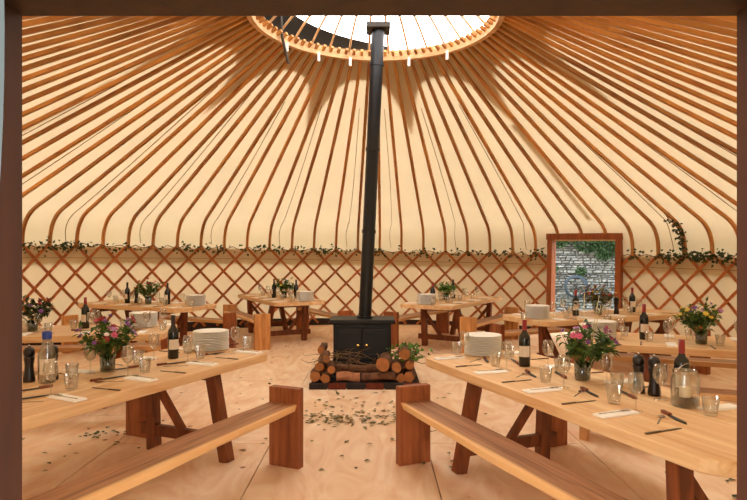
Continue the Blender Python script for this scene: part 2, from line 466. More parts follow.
# far doorway frame
def frame(name, tmid, half_in, jw, dep, h_in, lh, mat, loc, rot):
    d = empty(name, loc); d.rotation_euler = rot; d['kind'] = 'structure'
    for s in (-1, 1): MB().box((0, s*(half_in+jw/2), h_in/2), (dep, jw, h_in)).build('jamb', mat, d)
    MB().box((0, 0, h_in+lh/2), (dep*1.15, 2*half_in+2*jw+.04, lh)).build('lintel', mat, d)
    MB().box((0, 0, .02), (dep, 2*half_in, .05)).build('sill', mat, d)
    return d
tm = sum(DOOR_T)/2; f = phi(tm)
mt = Matrix.Translation((CX, CY, 0)) @ Matrix.Rotation(TILT, 4, 'Y') @ Matrix.Rotation(f, 4, 'Z') @ Matrix.Translation((6.10, 0, 0))
frame('door_2', tm, .625, .10, .18, 1.91, .12, M['frame'], mt.to_translation(), mt.to_euler())
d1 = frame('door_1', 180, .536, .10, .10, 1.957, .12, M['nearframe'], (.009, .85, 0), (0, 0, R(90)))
# pulled-back canvas door flap outside the near doorway
mb = MB(); pts = []
nz, nxx = 16, 10
vs = []
for i in range(nz+1):
    s = i/nz; z = 2.12-s*.95
    xe = -.475+.022*math.sin(s*2.4)-.10*s**2.2
    for j in range(nxx+1):
        q = j/nxx; vs.append((xe-q*(.30), .76+.025*math.sin(q*17)+.02*q, z))
mb.add(vs, [(i*(nxx+1)+j, i*(nxx+1)+j+1, (i+1)*(nxx+1)+j+1, (i+1)*(nxx+1)+j) for i in range(nz) for j in range(nxx)], True)
tag(mb.build('door_flap', M['flap']), 'grey canvas door flap tied back beside the dark timber doorway', 'curtain')

# ------------------------------------------------------------ outside
gmb = MB().add([(-40, -40, -.09), (40, -40, -.09), (40, 40, -.09), (-40, 40, -.09)], [(0, 1, 2, 3)])
tag(gmb.build('ground', M['soil']), kind='structure')
sw = empty('wall_garden', (5.75, 14.3, -.09), R(-24)); sw['kind'] = 'structure'
MB().box((0, .25, 1.9), (7, .3, 3.8)).build('mortar_core', M['mortar'], sw)
st = MB(); z = 0
while z < 3.75:
    h = rnd.uniform(.035, .085); x = -3.5+rnd.uniform(-.1, 0)
    while x < 3.5:
        l = rnd.uniform(.06, .24); dp = rnd.uniform(.03, .09)
        j = lambda: rnd.uniform(-.008, .008)
        xs = (x+.006, x+l-.006); zs = (z+.005, z+h-.005)
        vs = [(xs[a]+j(), .12, zs[b]+j()) for a, b in ((0, 0), (1, 0), (1, 1), (0, 1))]+[(xs[a]+(.012 if a == 0 else -.012)+j(), .1-dp+j(), zs[b]+(.01 if b == 0 else -.01)+j()) for a, b in ((0, 0), (1, 0), (1, 1), (0, 1))]
        st.add(vs, [(4, 5, 6, 7), (0, 1, 5, 4), (1, 2, 6, 5), (2, 3, 7, 6), (3, 0, 4, 7)])
        x += l
    z += h
tag(st.build('stones', M['stone'], sw), kind='stuff')
def leaf_quad(mb, p, d, up, L_, W_, fold=.25):
    d = Vector(d).normalized(); up = Vector(up); s = d.cross(up)
    if s.length < 1e-3: s = d.orthogonal()
    s.normalize(); n_ = s.cross(d); p = Vector(p)
    mb.add([p, p+d*L_*.4+s*W_*.5+n_*fold*W_, p+d*L_-n_*fold*W_*.6, p+d*L_*.4-s*W_*.5+n_*fold*W_, p+d*L_*.45], [(0, 4, 1), (1, 4, 2), (2, 4, 3), (3, 4, 0)])
def rv(a=1): return Vector((rnd.uniform(-a, a), rnd.uniform(-a, a), rnd.uniform(-a, a)))
iv = MB()
clumps = [(-1.45, 1.28, .15, 110), (-.75, 1.22, .14, 90), (-1.3, 2.08, .32, 420), (-.6, 1.98, .36, 520), (-.05, 1.9, .36, 520), (.5, 1.95, .45, 600), (-.25, 1.62, .16, 110)]
for cx, cz, r_, n_ in clumps:
    for k in range(n_):
        a, q = rnd.uniform(0, 2*PI), math.sqrt(rnd.random())*r_
        leaf_quad(iv, (cx+q*math.cos(a), rnd.uniform(-.14, .04), cz+q*math.sin(a)*.8), rv()+Vector((0, -.5, -.4)), rv(), rnd.uniform(.05, .09), rnd.uniform(.04, .07))
tag(iv.build('wall_ivy', M['wallleaf'], None, (5.75, 14.3, -.09), (0, 0, R(-24))), 'green ivy leaves covering the top of the grey stone wall outside', 'ivy', None, 'stuff')
hs = MB()
for k in range(3):
    hs.tube([((.27-.02*k)*math.cos(a), -.02*k, (.27-.02*k)*math.sin(a)) for a in [i*2*PI/24 for i in range(25)]], .012, 6, False)
tag(hs.build('coiled_hose', M['hose'], None, (4.90, 14.50, .76), (0, 0, R(-24))), 'blue-grey coiled hose hanging on the stone wall beyond the doorway', 'hose')

# ------------------------------------------------------------ tables and benches
def rounded(x0, x1, y0, y1, r, which):
    pts = []
    for (cx, cy, a0, on) in ((x1, y0, -90, which[0]), (x1, y1, 0, which[1]), (x0, y1, 90, which[2]), (x0, y0, 180, which[3])):
        if not on: pts.append((cx, cy)); continue
        ox = cx-r if cx == x1 else cx+r; oy = cy+r if cy == y0 else cy-r
        for k in range(7):
            a = R(a0+k*15); pts.append((ox+r*math.cos(a), oy+r*math.sin(a)))
    return pts
TH = .75
def make_table(L_, W_, brace_side):
    root = empty('dining_table')
    ws = [0, .34, .66, 1.0]
    for k in range(3):
        y0, y1 = -W_/2+W_*ws[k]+.0015, -W_/2+W_*ws[k+1]-.0015
        wh = (k == 0, k == 2, k == 2, k == 0)
        o = MB().prism(rounded(-L_/2, L_/2, y0, y1, .13, wh), TH-.065, TH).build('plank', M['top'], root)
        bv = o.modifiers.new('bevel', 'BEVEL'); bv.width = .006; bv.segments = 2; bv.limit_method = 'ANGLE'
    for e, s in ((-1, 1), (1, -1)):
        x = -(L_/2-.60) if e < 0 else L_/2-.34
        mb = MB(); mb.prism([(-W_/2+.08, TH-.065), (W_/2-.08, TH-.065), (W_/2-.16, TH-.14), (-W_/2+.16, TH-.14)], -.035, .035)
        mb.v = [(v[2], v[0], v[1]) for v in mb.v]
        mb.build('cross_beam', M['leg'], root, (x, 0, 0))
        s *= brace_side
        for sy in (-1, 1):      # the braced leg stands upright, the other one splays outwards
            y0, y1 = (W_/2-.17, W_/2-.20) if sy == s else (W_/2-.16, W_/2-.02)
            mb = MB(); mb.beam((0, sy*y0, TH-.08), (0, sy*y1, 0), .085, .08, (1, 0, 0)); mb.build('leg', M['leg'], root, (x, 0, 0))
        MB().box((x, 0, .16), (.05, W_-.16, .085)).build('cross_bar', M['leg'], root)
        MB().beam((x-.0, s*(W_/2-.16), TH-.13), (x, s*-.02, .19), .05, .05).build('brace', M['leg'], root)
    return root
def make_bench(L_, W_=.25, seed=0, endmat='endboard'):
    root = empty('bench'); rr = random.Random(seed); n = 28
    top, bot = [], []
    ph = [rr.uniform(0, 6) for _ in range(4)]
    for i in range(n+1):
        x = -L_/2+L_*i/n
        wv = .010*math.sin(x*2.3+ph[0])+.005*math.sin(x*6+ph[1]); wv2 = .006*math.sin(x*3+ph[2])
        top.append((x, -W_/2+wv, W_/2+wv2)); bot.append((x, -W_/2+wv+.018, W_/2+wv2-.01))
    mb = MB(); vs = []
    for (x, a, b), (x2, a2, b2) in zip(top, bot): vs += [(x, a, .475), (x, b, .475), (x2, b2, .425), (x2, a2, .425)]
    fs = [(i*4+k, (i+1)*4+k, (i+1)*4+(k+1) % 4, i*4+(k+1) % 4) for i in range(n) for k in range(4)]+[(0, 1, 2, 3), tuple(n*4+k for k in (3, 2, 1, 0))]
    mb.add(vs, fs); mb.build('seat', M['seat'], root)
    for s in (-1, 1):
        o = MB().box((s*(L_/2+.01), 0, .295), (.07, W_+.01, .59)).build('end_board', M[endmat], root)
        bv = o.modifiers.new('bevel', 'BEVEL'); bv.width = .005; bv.segments = 2
    return root
TABLES = {  # corner (x,y), direction, side, length, brace, words, benches [(b, a0, len)]
 'A':  ((.38, 4.90), (.37, -.93), 1, 2.70, 1, 'the candle-jar table', [(-.20, .30, 2.5), (1.04, .36, 2.3)]),
 'Al': ((-.854, 5.12), (-.41, -.91), -1, 2.70, 1, 'the blue-cap-bottle table', [(-.44, .50, 2.5), (1.12, .4, 2.3)]),
 'D':  ((1.90, 5.65), (.92, -.39), 1, 2.70, 1, 'the yellow-bouquet table', [(-.42, .12, 2.1), (1.16, .25, 2.1)]),
 'Dl': ((-2.18, 6.20), (-.985, -.14), -1, 2.70, 1, 'the red-bouquet table', [(-.50, .02, 2.1), (1.16, .2, 2.1)]),
 'E':  ((2.08, 7.29), (.92, .40), 1, 2.55, 1, 'the doorway table', [(-.30, .3, 2.0), (1.18, .15, 2.0)]),
 'El': ((-2.92, 8.95), (-.9, .43), -1, 2.25, 1, 'the pink-bouquet table', [(-.26, .2, 1.8), (1.12, -.05, 1.7)]),
 'F':  ((1.20, 9.35), (.53, .85), 1, 2.45, 1, 'the leafy-bouquet table', [(-.25, .12, 2.0), (1.18, .2, 2.0)]),
 'Fl': ((-1.64, 10.0), (-.47, .88), -1, 2.4, 1, 'the twin-bottle table', [(-.25, -.08, 2.0), (1.18, -.25, 2.0)]),
}
TLAB = {'A': 'long oak trestle table laid with a candle jar and pepper mills', 'Al': 'long oak trestle table laid with a blue-capped bottle and pepper mills',
 'D': "trestle table with yellow-purple bouquet behind the candle jar's table", 'Dl': "trestle table behind the one with the blue-capped bottle",
 'E': 'trestle table with rust-red wildflowers standing before the open doorway', 'El': 'pale trestle table with pinkish bouquet close to the lattice wall',
 'F': 'trestle table behind the stove with a leafy green bouquet', 'Fl': 'trestle table behind the stove with bottles flanking its greenery'}
W = .95
def frame_of(k):
    (cx, cy), d, s, L_, br, words, b = TABLES[k]
    d = Vector(d).normalized(); p = Vector((-d.y, d.x))*s
    return Vector((cx, cy)), d, p, L_, math.atan2(d.y, d.x)
def at(k, a, b, z=TH):
    c, d, p, L_, rz = frame_of(k); q = c+d*a+p*b; return Vector((q.x, q.y, z))
def in_view(p, lo=14, hi=744):
    if p.y < .3: return False
    return lo < 373.5+p.x/p.y*F < hi and HORIZON+(EYE-p.z)/p.y*F < 510
n_b = 0
for k, (c, d, s, L_, br, words, benches) in TABLES.items():
    t = make_table(L_, W, br*s); tag(t, TLAB[k], 'table', 'trestle dining tables')
    c_, d_, p_, L_, rz = frame_of(k)
    t.location = at(k, L_/2, W/2, 0); t.rotation_euler.z = rz
    for i, (b, a0, bl) in enumerate(benches):
        bo = make_bench(bl, .25, n_b, 'legpale' if (k, i) in (('D', 0), ('Dl', 0), ('Fl', 0), ('El', 0), ('F', 0)) else 'endboard'); n_b += 1
        bo.location = at(k, a0+bl/2, b, 0); bo.rotation_euler.z = rz+(PI if (s < 0) else 0)
        lab = {'A': ('plank bench with pale live edge along the open side of', 'plank bench half hidden beyond'), 'Al': ('plank bench with pale live edge along the open side of', 'plank bench half hidden beyond'),
               'F': ('plank bench on the doorway side of', 'plank bench on the stove side of'), 'Fl': ('plank bench on the side away from the stove at', 'plank bench on the stove side of')}.get(k, ('plank bench on the near side of', 'plank bench on the lattice-wall side of'))[i]
        tag(bo, lab+' '+words, 'bench', 'plank benches')

# ------------------------------------------------------------ stove, flue, hearth, logs
sx, sy = -.14, 7.42
hb = empty('hearth', (-.095, 7.66, 0)); tag(hb, 'low dark hearth platform edged in red brick under the stove', 'hearth')
MB().box((0, 0, .03), (1.28, 1.28, .06)).build('slab', M['slab'], hb)
for i in range(6):
    x = -.66+1.32*(i+.5)/6; MB().box((x, -.65, .032), (1.32/6-.012, .07, .064)).build('brick', M['brick' if i % 2 else 'slab'], hb)
stv = empty('wood_stove', (sx, sy+.25, .06)); tag(stv, 'black cast-iron wood stove with double doors and tall flue pipe', 'stove')
o = MB().box((0, 0, .40), (.72, .44, .50)).build('body', M['iron'], stv); bv = o.modifiers.new('b', 'BEVEL'); bv.width = .012; bv.segments = 2
o = MB().box((0, -.01, .675), (.82, .52, .05)).build('top_plate', M['iron'], stv); bv = o.modifiers.new('b', 'BEVEL'); bv.width = .01; bv.segments = 2
MB().box((0, -.01, .135), (.78, .48, .035)).build('base_plate', M['iron'], stv)
for a in (-1, 1):
    for b in (-1, 1): MB().prism([(a*.33-.035, b*.18-.035), (a*.33+.035, b*.18-.035), (a*.33+.035, b*.18+.035), (a*.33-.035, b*.18+.035)], 0, .12).build('leg', M['iron'], stv)
for a in (-1, 1):
    mb = MB().box((a*.17, -.228, .40), (.325, .03, .40)); dr = mb.build('door', M['iron'], stv); bv = dr.modifiers.new('b', 'BEVEL'); bv.width = .008; bv.segments = 2
    mb = MB()
    for (cx, cz, wx, wz) in ((0, .135, .25, .025), (0, -.135, .25, .025), (-.115, 0, .025, .27), (.115, 0, .025, .27)): mb.box((a*.17+cx, -.247, .40+cz), (wx, .014, wz))
    mb.build('door_moulding', M['iron'], dr)
    MB().lathe([(.001, 0), (.012, 0), (.01, .018), (.022, .03), (.02, .045), (.001, .05)], 12).build('knob', M['brass'], dr, (a*.052, -.243, .385), (R(90), 0, 0))
MB().box((0, -.24, .165), (.66, .05, .02)).build('ash_ledge', M['iron'], stv)
ptop = Vector((.20, -.02, 4.37)); pb = Vector((.03, .02, .70)); pd = ptop-pb
mb = MB().tube([pb, ptop], .082, 24); pipe = mb.build('flue_pipe', M['pipe'], stv)
for s in (.0, .30, .585, .88):
    q = pb+pd*s; MB().tube([q-pd*.006, q+pd*.006], .092 if s else .11, 24).build('pipe_collar', M['pipe'], pipe)
q = pb+pd
MB().box((0, 0, .0), (.30, .30, .06)).build('flange_plate', M['pole'], pipe, ptop+Vector((0, 0, .02)))

def make_log(L_, r_, seed):
    rr = random.Random(seed); root = empty('log'); n = 12; segs = 5
    vs = []; fs = []
    off = [rr.uniform(.86, 1.08) for _ in range(n)]
    for i in range(segs+1):
        x = -L_/2+L_*i/segs; bend = .012*math.sin(i*1.1+seed)
        for k in range(n):
            a = 2*PI*k/n; q = r_*off[k]*rr.uniform(.95, 1.05)
            vs.append((x, q*math.cos(a)+bend, q*math.sin(a)))
    for i in range(segs):
        for k in range(n): fs.append((i*n+k, (i+1)*n+k, (i+1)*n+(k+1) % n, i*n+(k+1) % n))
    MB().add(vs, fs, True).build('bark', M['split' if seed == 0 else 'bark'], root)
    for e, base in ((-1, 0), (1, segs*n)):
        MB().add([(v[0]+e*.001, v[1], v[2]) for v in vs[base:base+n]], [tuple(range(n)) if e < 0 else tuple(range(n-1, -1, -1))]).build('cut_end', M['cut'], root)
    return root
LOGS = [  # x, y, z, length, radius, yaw(0 = across, 90 = end-on), label
 (-.28, 7.12, .12, .28, .055, 3, 'pale split log lying across the front of the hearth'),
 (.08, 7.12, .12, .40, .055, -2, 'long dark barked log lying across the front of the hearth'),
 (-.10, 7.25, .19, .34, .052, 2, 'dark log lying across, in the second row before the stove'),
 (-.36, 7.25, .195, .16, .05, -6, 'short dark log in the second row on the left-hand heap'),
 (-.68, 7.24, .13, .38, .064, 90, 'round log end-on at the outer corner of hearth, fallen-leaf side'),
 (-.54, 7.22, .12, .36, .055, 90, 'small round log end-on beside the pale split log'),
 (-.61, 7.30, .235, .36, .055, 86, 'bark-covered log on the second layer of the heap without ivy'),
 (-.485, 7.20, .225, .34, .05, 92, 'slim log leaning against the split log heap'),
 (-.56, 7.32, .335, .34, .05, 93, 'dark log on the upper layer of the heap without ivy'),
 (-.63, 7.76, .365, .40, .05, 88, 'topmost log of the heap without ivy'),
 (-.64, 7.80, .13, .5, .065, 90, 'bottom log at the back of the heap without ivy'),
 (-.62, 7.78, .25, .4, .055, 92, 'middle log at the back of the heap without ivy'),
 (.155, 7.20, .275, .34, .085, 82, 'thickest round log end-on with a pale sawn face'),
 (.30, 7.26, .232, .32, .062, 84, 'round log end-on touching the thickest log'),
 (.39, 7.34, .378, .34, .07, 86, 'bark-covered log resting behind the thickest log'),
 (.46, 7.28, .12, .40, .065, 84, 'round log end-on at the outer corner of hearth under ivy'),
 (.462, 7.32, .25, .34, .055, 88, 'small round log end-on among the ivy'),
 (.335, 7.26, .115, .36, .055, 90, 'low round log half hidden under the touching pair'),
 (.46, 7.78, .13, .46, .065, 90, 'bottom log beside the stove under the ivy'),
 (.46, 7.76, .26, .42, .06, 90, 'upper log beside the stove under the ivy'),
 (.17, 7.33, .125, .26, .06, 90, 'low log supporting the thickest log'),
]
for i, (x, y, z, L_, r_, yaw, lab) in enumerate(LOGS):
    lg = make_log(L_, r_, i); lg.location = (x-.02, y, z); lg.rotation_euler = (rnd.uniform(0, 6), 0, R(yaw)); tag(lg, lab, 'log', 'firewood logs around the stove')
tw = MB()
for i in range(46):
    left = rnd.random() < .7
    p = Vector((rnd.uniform(-.65, -.1) if left else rnd.uniform(0, .5), rnd.uniform(7.05, 7.28), rnd.uniform(.28, .40)))
    q = p+Vector((rnd.uniform(-.35, .45), rnd.uniform(-.2, .1), rnd.uniform(-.16, .1))); q.z = max(q.z, .15)
    m_ = p.lerp(q, .5)+rv(.05); tw.tube([p, m_, q], [.005, .004, .002], 4)
tag(tw.build('kindling', M['twig']), 'thin grey kindling twigs strewn over the firewood', 'twigs', None, 'stuff')
ivy = empty('hearth_ivy', (.45, 7.3, .3)); tag(ivy, 'green ivy sprig lying over the firewood beside the stove', 'ivy')
lb = MB()
for i in range(110):
    leaf_quad(lb, (rnd.gauss(-.02, .11), rnd.uniform(-.10, .18), rnd.uniform(-.02, .16)), rv()+Vector((0, -.4, .2)), rv(), rnd.uniform(.05, .09), rnd.uniform(.04, .06))
tag(lb.build('leaves', M['leafbright'], ivy), kind='stuff')
sb = MB()
for i in range(5): sb.tube([(rnd.uniform(-.1, .1), .1, 0), (rnd.uniform(-.15, .15), 0, .1), (rnd.uniform(-.25, .25), -.12, .04)], .004, 4)
sb.build('stems', M['twig'], ivy)

# ------------------------------------------------------------ table ware
PROTO = {}
def hide_proto(o):            # prototypes are only templates: removed at the end
    PROTO.setdefault('all', []).append(o); return o
def solid_lathe(prof, n=18): return MB().lathe(prof, n)
plate_me = solid_lathe([(.001, .0), (.085, .0), (.095, .006), (.150, .0115), (.154, .0135), (.154, .0165), (.150, .0185), (.096, .010), (.085, .006), (.001, .006)], 32).mesh('dinner_plate'); plate_me.materials.append(M['china'])
nap_mb = MB().box((0, 0, .004), (.085, .24, .006)).box((.004, .004, .0085), (.074, .23, .004)); nap_me = nap_mb.mesh('napkin'); nap_me.materials.append(M['napkin'])
fk = MB()
fk.prism([(-.004, -.10), (.004, -.10), (.003, .03), (-.003, .03)], .0, .003)
fk.prism([(-.003, .03), (.003, .03), (.012, .055), (-.012, .055)], .001, .004)
for i in range(4): fk.box((-.0105+i*.007, .078, .0035), (.0035, .048, .003))
fork_me = fk.mesh('fork'); fork_me.materials.append(M['steel'])
kn = MB().prism([(-.007, -.115), (.007, -.115), (.006, -.02), (-.006, -.02)], 0, .007).prism([(-.008, -.02), (.006, -.02), (.008, .07), (.004, .115), (-.008, .10)], .001, .004)
knife_me = kn.mesh('table_knife'); knife_me.materials.append(plain('knife steel', srgb(120, 104, 90), .35, .9))
spm = MB().prism([(-.004, -.09), (.004, -.09), (.003, .04), (-.003, .04)], 0, .003)
spm.add([(.019*math.cos(a), .065+.03*math.sin(a), .004) for a in [i*PI/6 for i in range(12)]]+[(0, .065, -.001)], [(i, (i+1) % 12, 12) for i in range(12)], True)
spoon_me = spm.mesh('dessert_spoon'); spoon_me.materials.append(M['steel'])
tum_me = solid_lathe([(.001, .002), (.032, .002), (.034, .01), (.043, .098), (.041, .098), (.032, .014), (.001, .012)], 10).mesh('tumbler'); tum_me.materials.append(M['glass'])
bowl_me = solid_lathe([(.004, .088), (.02, .096), (.036, .12), (.041, .15), (.037, .185), (.033, .205), (.032, .205), (.036, .183), (.039, .15), (.034, .122), (.018, .099), (.001, .094)], 18).mesh('bowl'); bowl_me.materials.append(M['glass'])
stem_me = solid_lathe([(.005, .006), (.004, .02), (.0038, .07), (.005, .09)], 8).mesh('stem'); stem_me.materials.append(M['glass'])
foot_me = solid_lathe([(.036, .001), (.036, .003), (.012, .006), (.004, .010)], 18).mesh('foot'); foot_me.materials.append(M['glass'])
def bottle_meshes():
    b = solid_lathe([(.001, 0), (.038, 0), (.042, .008), (.042, .20), (.038, .228), (.022, .25), (.0165, .268), (.016, .335), (.001, .335)], 24).mesh('body'); b.materials.append(M['bottleglass'])
    c = solid_lathe([(.0168, .265), (.0172, .345), (.001, .346)], 16).mesh('capsule')
    l = MB(); n = 10
    vs = [(.0428*math.cos(a), .0428*math.sin(a), z) for a in [-1.1+2.2*i/n for i in range(n+1)] for z in (.075, .155)]
    l.add(vs, [(2*i, 2*i+2, 2*i+3, 2*i+1) for i in range(n)], True); l = l.mesh('label_paper'); l.materials.append(M['paper'])
    return b, c, l
bb, cc, ll = bottle_meshes(); cc.materials.append(M['capsule'])
cc2 = cc.copy(); cc2.materials.clear(); cc2.materials.append(M['capsuledark'])
def wine_bottle(p, label, dark=False, face=-90, group=None):
    r = empty('wine_bottle', p, R(face)); tag(r, label, 'bottle', group)
    link('body', bb, r); link('capsule', cc2 if dark else cc, r); link('label_paper', ll, r); return r
mill_b = solid_lathe([(.001, 0), (.036, 0), (.037, .02), (.028, .075), (.026, .11), (.033, .155), (.034, .165), (.001, .165)], 18).mesh('mill_body'); mill_b.materials.append(M['mill'])
mill_h = solid_lathe([(.026, .166), (.034, .175), (.035, .20), (.026, .222), (.010, .228), (.001, .229)], 18).mesh('mill_head'); mill_h.materials.append(M['mill'])
mill_k = solid_lathe([(.001, .228), (.007, .230), (.008, .238), (.001, .243)], 10).mesh('mill_knob'); mill_k.materials.append(M['steel'])
def mill(p, label, group):
    r = empty('pepper_mill', p); tag(r, label, 'mill', group); link('mill_body', mill_b, r); link('mill_head', mill_h, r); link('mill_knob', mill_k, r)
sk_b = MB().prism([(-.008, 0), (.012, 0), (.018, .08), (.008, .16), (-.008, .13)], .003, .007).mesh('blade'); sk_b.materials.append(M['blade'])
sk_h = MB().prism([(-.009, -.075), (.009, -.075), (.012, -.05), (.008, -.02), (.011, 0), (-.009, 0), (-.008, -.03), (-.011, -.06)], .001, .016).mesh('handle'); sk_h.materials.append(M['redwood'])

petal = MB()
for i in range(7):
    a = 2*PI*i/7; leaf_quad(petal, (0, 0, .01), (math.cos(a), math.sin(a), .35), (0, 0, 1), .026, .019, .1)
petal.lathe([(.001, .02), (.008, .016), (.009, .008), (.001, .004)], 6)
blossom = {}
for c in ('pink', 'purple', 'white', 'red', 'yellow', 'rust', 'lilac'):
    m_ = petal.mesh('blossom'); m_.materials.append(M[c]); blossom[c] = m_
def bouquet(p, w_, h_, label, colours, leafmat='leaf', nb=16, nl=170, seed=1, grasses=0):
    w_ *= 1.2; h_ *= 1.08; nl = int(nl*1.5); nb = int(nb*1.3); rr = random.Random(seed); root = empty('flower_vase', p); tag(root, label, 'flowers')
    MB().lathe([(.001, .002), (.044, .002), (.05, .01), (.052, .12), (.049, .12), (.046, .015), (.001, .012)], 18).build('vase', M['vase'], root)
    ms = MB(); lv = MB()
    heads = []
    for i in range(26):
        a = rr.uniform(0, 2*PI); q = math.sqrt(rr.random()); top = Vector((q*w_/2*math.cos(a), q*w_/2*math.sin(a), .12+h_*(.35+.65*rr.random()*(1-.55*q*q))))
        ms.tube([(rr.uniform(-.03, .03), rr.uniform(-.03, .03), .02), (top.x*.35, top.y*.35, .13), top], [.003, .003, .002], 4); heads.append(top)
    for i in range(nl):
        t = rr.choice(heads); s = rr.uniform(.25, 1); b0 = Vector((t.x*.35, t.y*.35, .13)).lerp(t, s)
        d = Vector((rr.uniform(-1, 1), rr.uniform(-1, 1), rr.uniform(-.5, .9))); leaf_quad(lv, b0+d*.01, d, Vector((0, 0, 1)), rr.uniform(.045, .09), rr.uniform(.022, .05))
    ms.build('stems', M['leaf'], root); tag(lv.build('foliage', M[leafmat], root), kind='stuff')
    for i in range(nb):
        t = heads[i % len(heads)]; dv = Vector((t.x, t.y, .35*w_)).normalized()
        o = link('blossom', blossom[colours[i % len(colours)]], root, t+Vector((rr.uniform(-.02, .02), rr.uniform(-.02, .02), rr.uniform(0, .03))), dv.to_track_quat('Z', 'Y').to_euler())
        o.scale = (1.15,)*3 if i % 3 else (.85,)*3
    if grasses:
        for i in range(grasses):
            e = Vector((rr.uniform(.0, .14), rr.uniform(-.05, .05), h_+.12+rr.uniform(.08, .2)))
            MB().tube([(0, 0, .1), (e.x*.4, e.y*.4, h_*.7), e], [.003, .003, .002], 4).build('grass_stalk', M['pale'], root)
    return root

def stack(k, a, b, n=12):
    base = at(k, a, b)
    for i in range(n):
        o = link('dinner_plate', plate_me, None, base+Vector((rnd.uniform(-.003, .003), rnd.uniform(-.003, .003), i*.0135)))
        nth = ['topmost', 'second', 'third', 'fourth', 'fifth', 'sixth', 'seventh', 'eighth', 'ninth', 'tenth', 'eleventh', 'bottom'][n-1-i]
        tag(o, nth+' white plate'+(' from the top' if 0 < i < n-1 else '')+' in the stack on '+TABLES[k][5], 'plate', 'plates stacked on '+TABLES[k][5])
OBST = {}
def settings(k, a0, step, n, kinds, far_kinds=None):
    c, d, p, L_, rz = frame_of(k); words = TABLES[k][5]; s = TABLES[k][2]
    for side in (0, 1):
        kd = kinds if side == 0 else (far_kinds or kinds)
        for i in range(n):
            a = a0+step*i; B = (lambda q: q) if side == 0 else (lambda q: W-q)
            def put(name, me, aa, b, rot, label, cat, z=TH, kids=None):
                P_ = at(k, a+aa*(1 if side == 0 else -1)+rnd.uniform(-.012, .012), B(b)+rnd.uniform(-.01, .01), z)
                if not in_view(P_): return
                rad_ = {'tumbler': .05, 'wine glass': .05, 'spoon': .07}.get(cat, .09)
                for tr in (0, .06, -.06, .11, -.11, .16, -.16, .21):
                    Q_ = P_+Vector((d.x*tr, d.y*tr, 0))
                    if all((Q_.xy-Vector(o_[:2])).length > o_[2]+rad_ for o_ in OBST.get(k, [])): break
                else: return
                P_ = Q_
                if cat in ('tumbler', 'wine glass'): OBST.setdefault(k, []).append((P_.x, P_.y, .045))
                o = link(name, me, None, P_, (0, 0, rz+rot+(PI if side else 0)+(0 if s > 0 else PI)+rnd.uniform(-.08, .08)))
                tag(o, label+', '+('first', 'second', 'third', 'fourth')[i]+' place from the plates, '+('open side', 'lattice side')[side]+' of '+words, cat, cat+'s set on '+words)
                for nm, m_ in (kids or ()): link(nm, m_, o)
            if 'n' in kd: put('napkin', nap_me, 0, .165, 0, 'white napkin', 'napkin')
            if 'f' in kd: put('fork', fork_me, -.005, .17, 0, 'steel fork on napkin', 'fork', TH+.0106)
            if 'k' in kd: put('table_knife', knife_me, .32, .16, 0, 'plain table knife', 'knife')
            if 's' in kd: put('dessert_spoon', spoon_me, .15, .30, .6, 'small steel spoon', 'spoon')
            if 't' in kd: put('tumbler', tum_me, -.18, .33, 0, 'clear tumbler', 'tumbler')
            if 'g' in kd: put('wine_glass', None, -.02, .32, 0, 'wine glass', 'wine glass', TH, (('bowl', bowl_me), ('stem', stem_me), ('foot', foot_me)))
            if 'x' in kd: put('steak_knife', None, .13, .40, -1.9, 'wooden-handled steak knife', 'knife', TH, (('blade', sk_b), ('handle', sk_h)))
stack('A', .12, .52); stack('Al', .13, .56); stack('D', .20, .42); stack('Dl', .34, .66); stack('E', .18, .36); stack('El', .17, .58); stack('F', .17, .50); stack('Fl', .17, .60)
wine_bottle(at('A', .68, .53), 'red-capped wine bottle between the plate stack and bouquet, '+TABLES['A'][5], face=-110)
wine_bottle(at('A', 1.86, .76), 'red-capped wine bottle standing just behind the candle jar', face=-100)
wine_bottle(at('Al', .60, .55), 'dark-capped wine bottle on '+TABLES['Al'][5], True, -60)
wine_bottle(at('D', .60, .45), 'red-capped wine bottle on '+TABLES['D'][5], face=-95)
wine_bottle(at('Dl', .95, .62), 'red-capped wine bottle on '+TABLES['Dl'][5], face=-120)
wine_bottle(at('E', .86, .42), 'wine bottle seen against the doorway stonework, '+TABLES['E'][5], face=-90)
wine_bottle(at('E', 1.93, .47), 'red-capped wine bottle beside the mill on '+TABLES['E'][5], face=-90)
wine_bottle(at('El', .74, .55), 'wine bottle on the plate side of the bouquet, '+TABLES['El'][5], True, -130)
wine_bottle(at('El', 1.50, .42), 'wine bottle beyond the bouquet and beside a mill, '+TABLES['El'][5], True, -130)
wine_bottle(at('F', .45, .53), 'wine bottle between the plates and greenery, '+TABLES['F'][5], face=-20)
wine_bottle(at('F', 1.55, .66), 'wine bottle beyond the greenery, '+TABLES['F'][5], True, -90)
wine_bottle(at('Fl', 1.12, .36), 'wine bottle on the outer side of greenery, away from plates, behind the stove', face=180)
wine_bottle(at('Fl', .76, .66), 'wine bottle between the greenery and plates, away from the doorway, behind the stove', True, 0)
mill(at('A', 1.63, .67), 'black pepper mill nearer the bouquet on '+TABLES['A'][5], 'pepper mills by the candle jar')
mill(at('A', 1.72, .70), 'black pepper mill nearer the jar on '+TABLES['A'][5], 'pepper mills by the candle jar')
mill(at('Al', 1.55, .71), 'dark pepper mill on the bouquet side of the blue-capped bottle', 'pepper mills by the blue-capped bottle')
mill(at('Al', 1.66, .79), 'dark pepper mill on the side of the blue-capped bottle, away from bouquet', 'pepper mills by the blue-capped bottle')
mill(at('E', 1.52, .36), 'single black mill on '+TABLES['E'][5], 'pepper mills on far tables')
mill(at('El', 1.40, .52), 'single black mill on '+TABLES['El'][5], 'pepper mills on far tables')
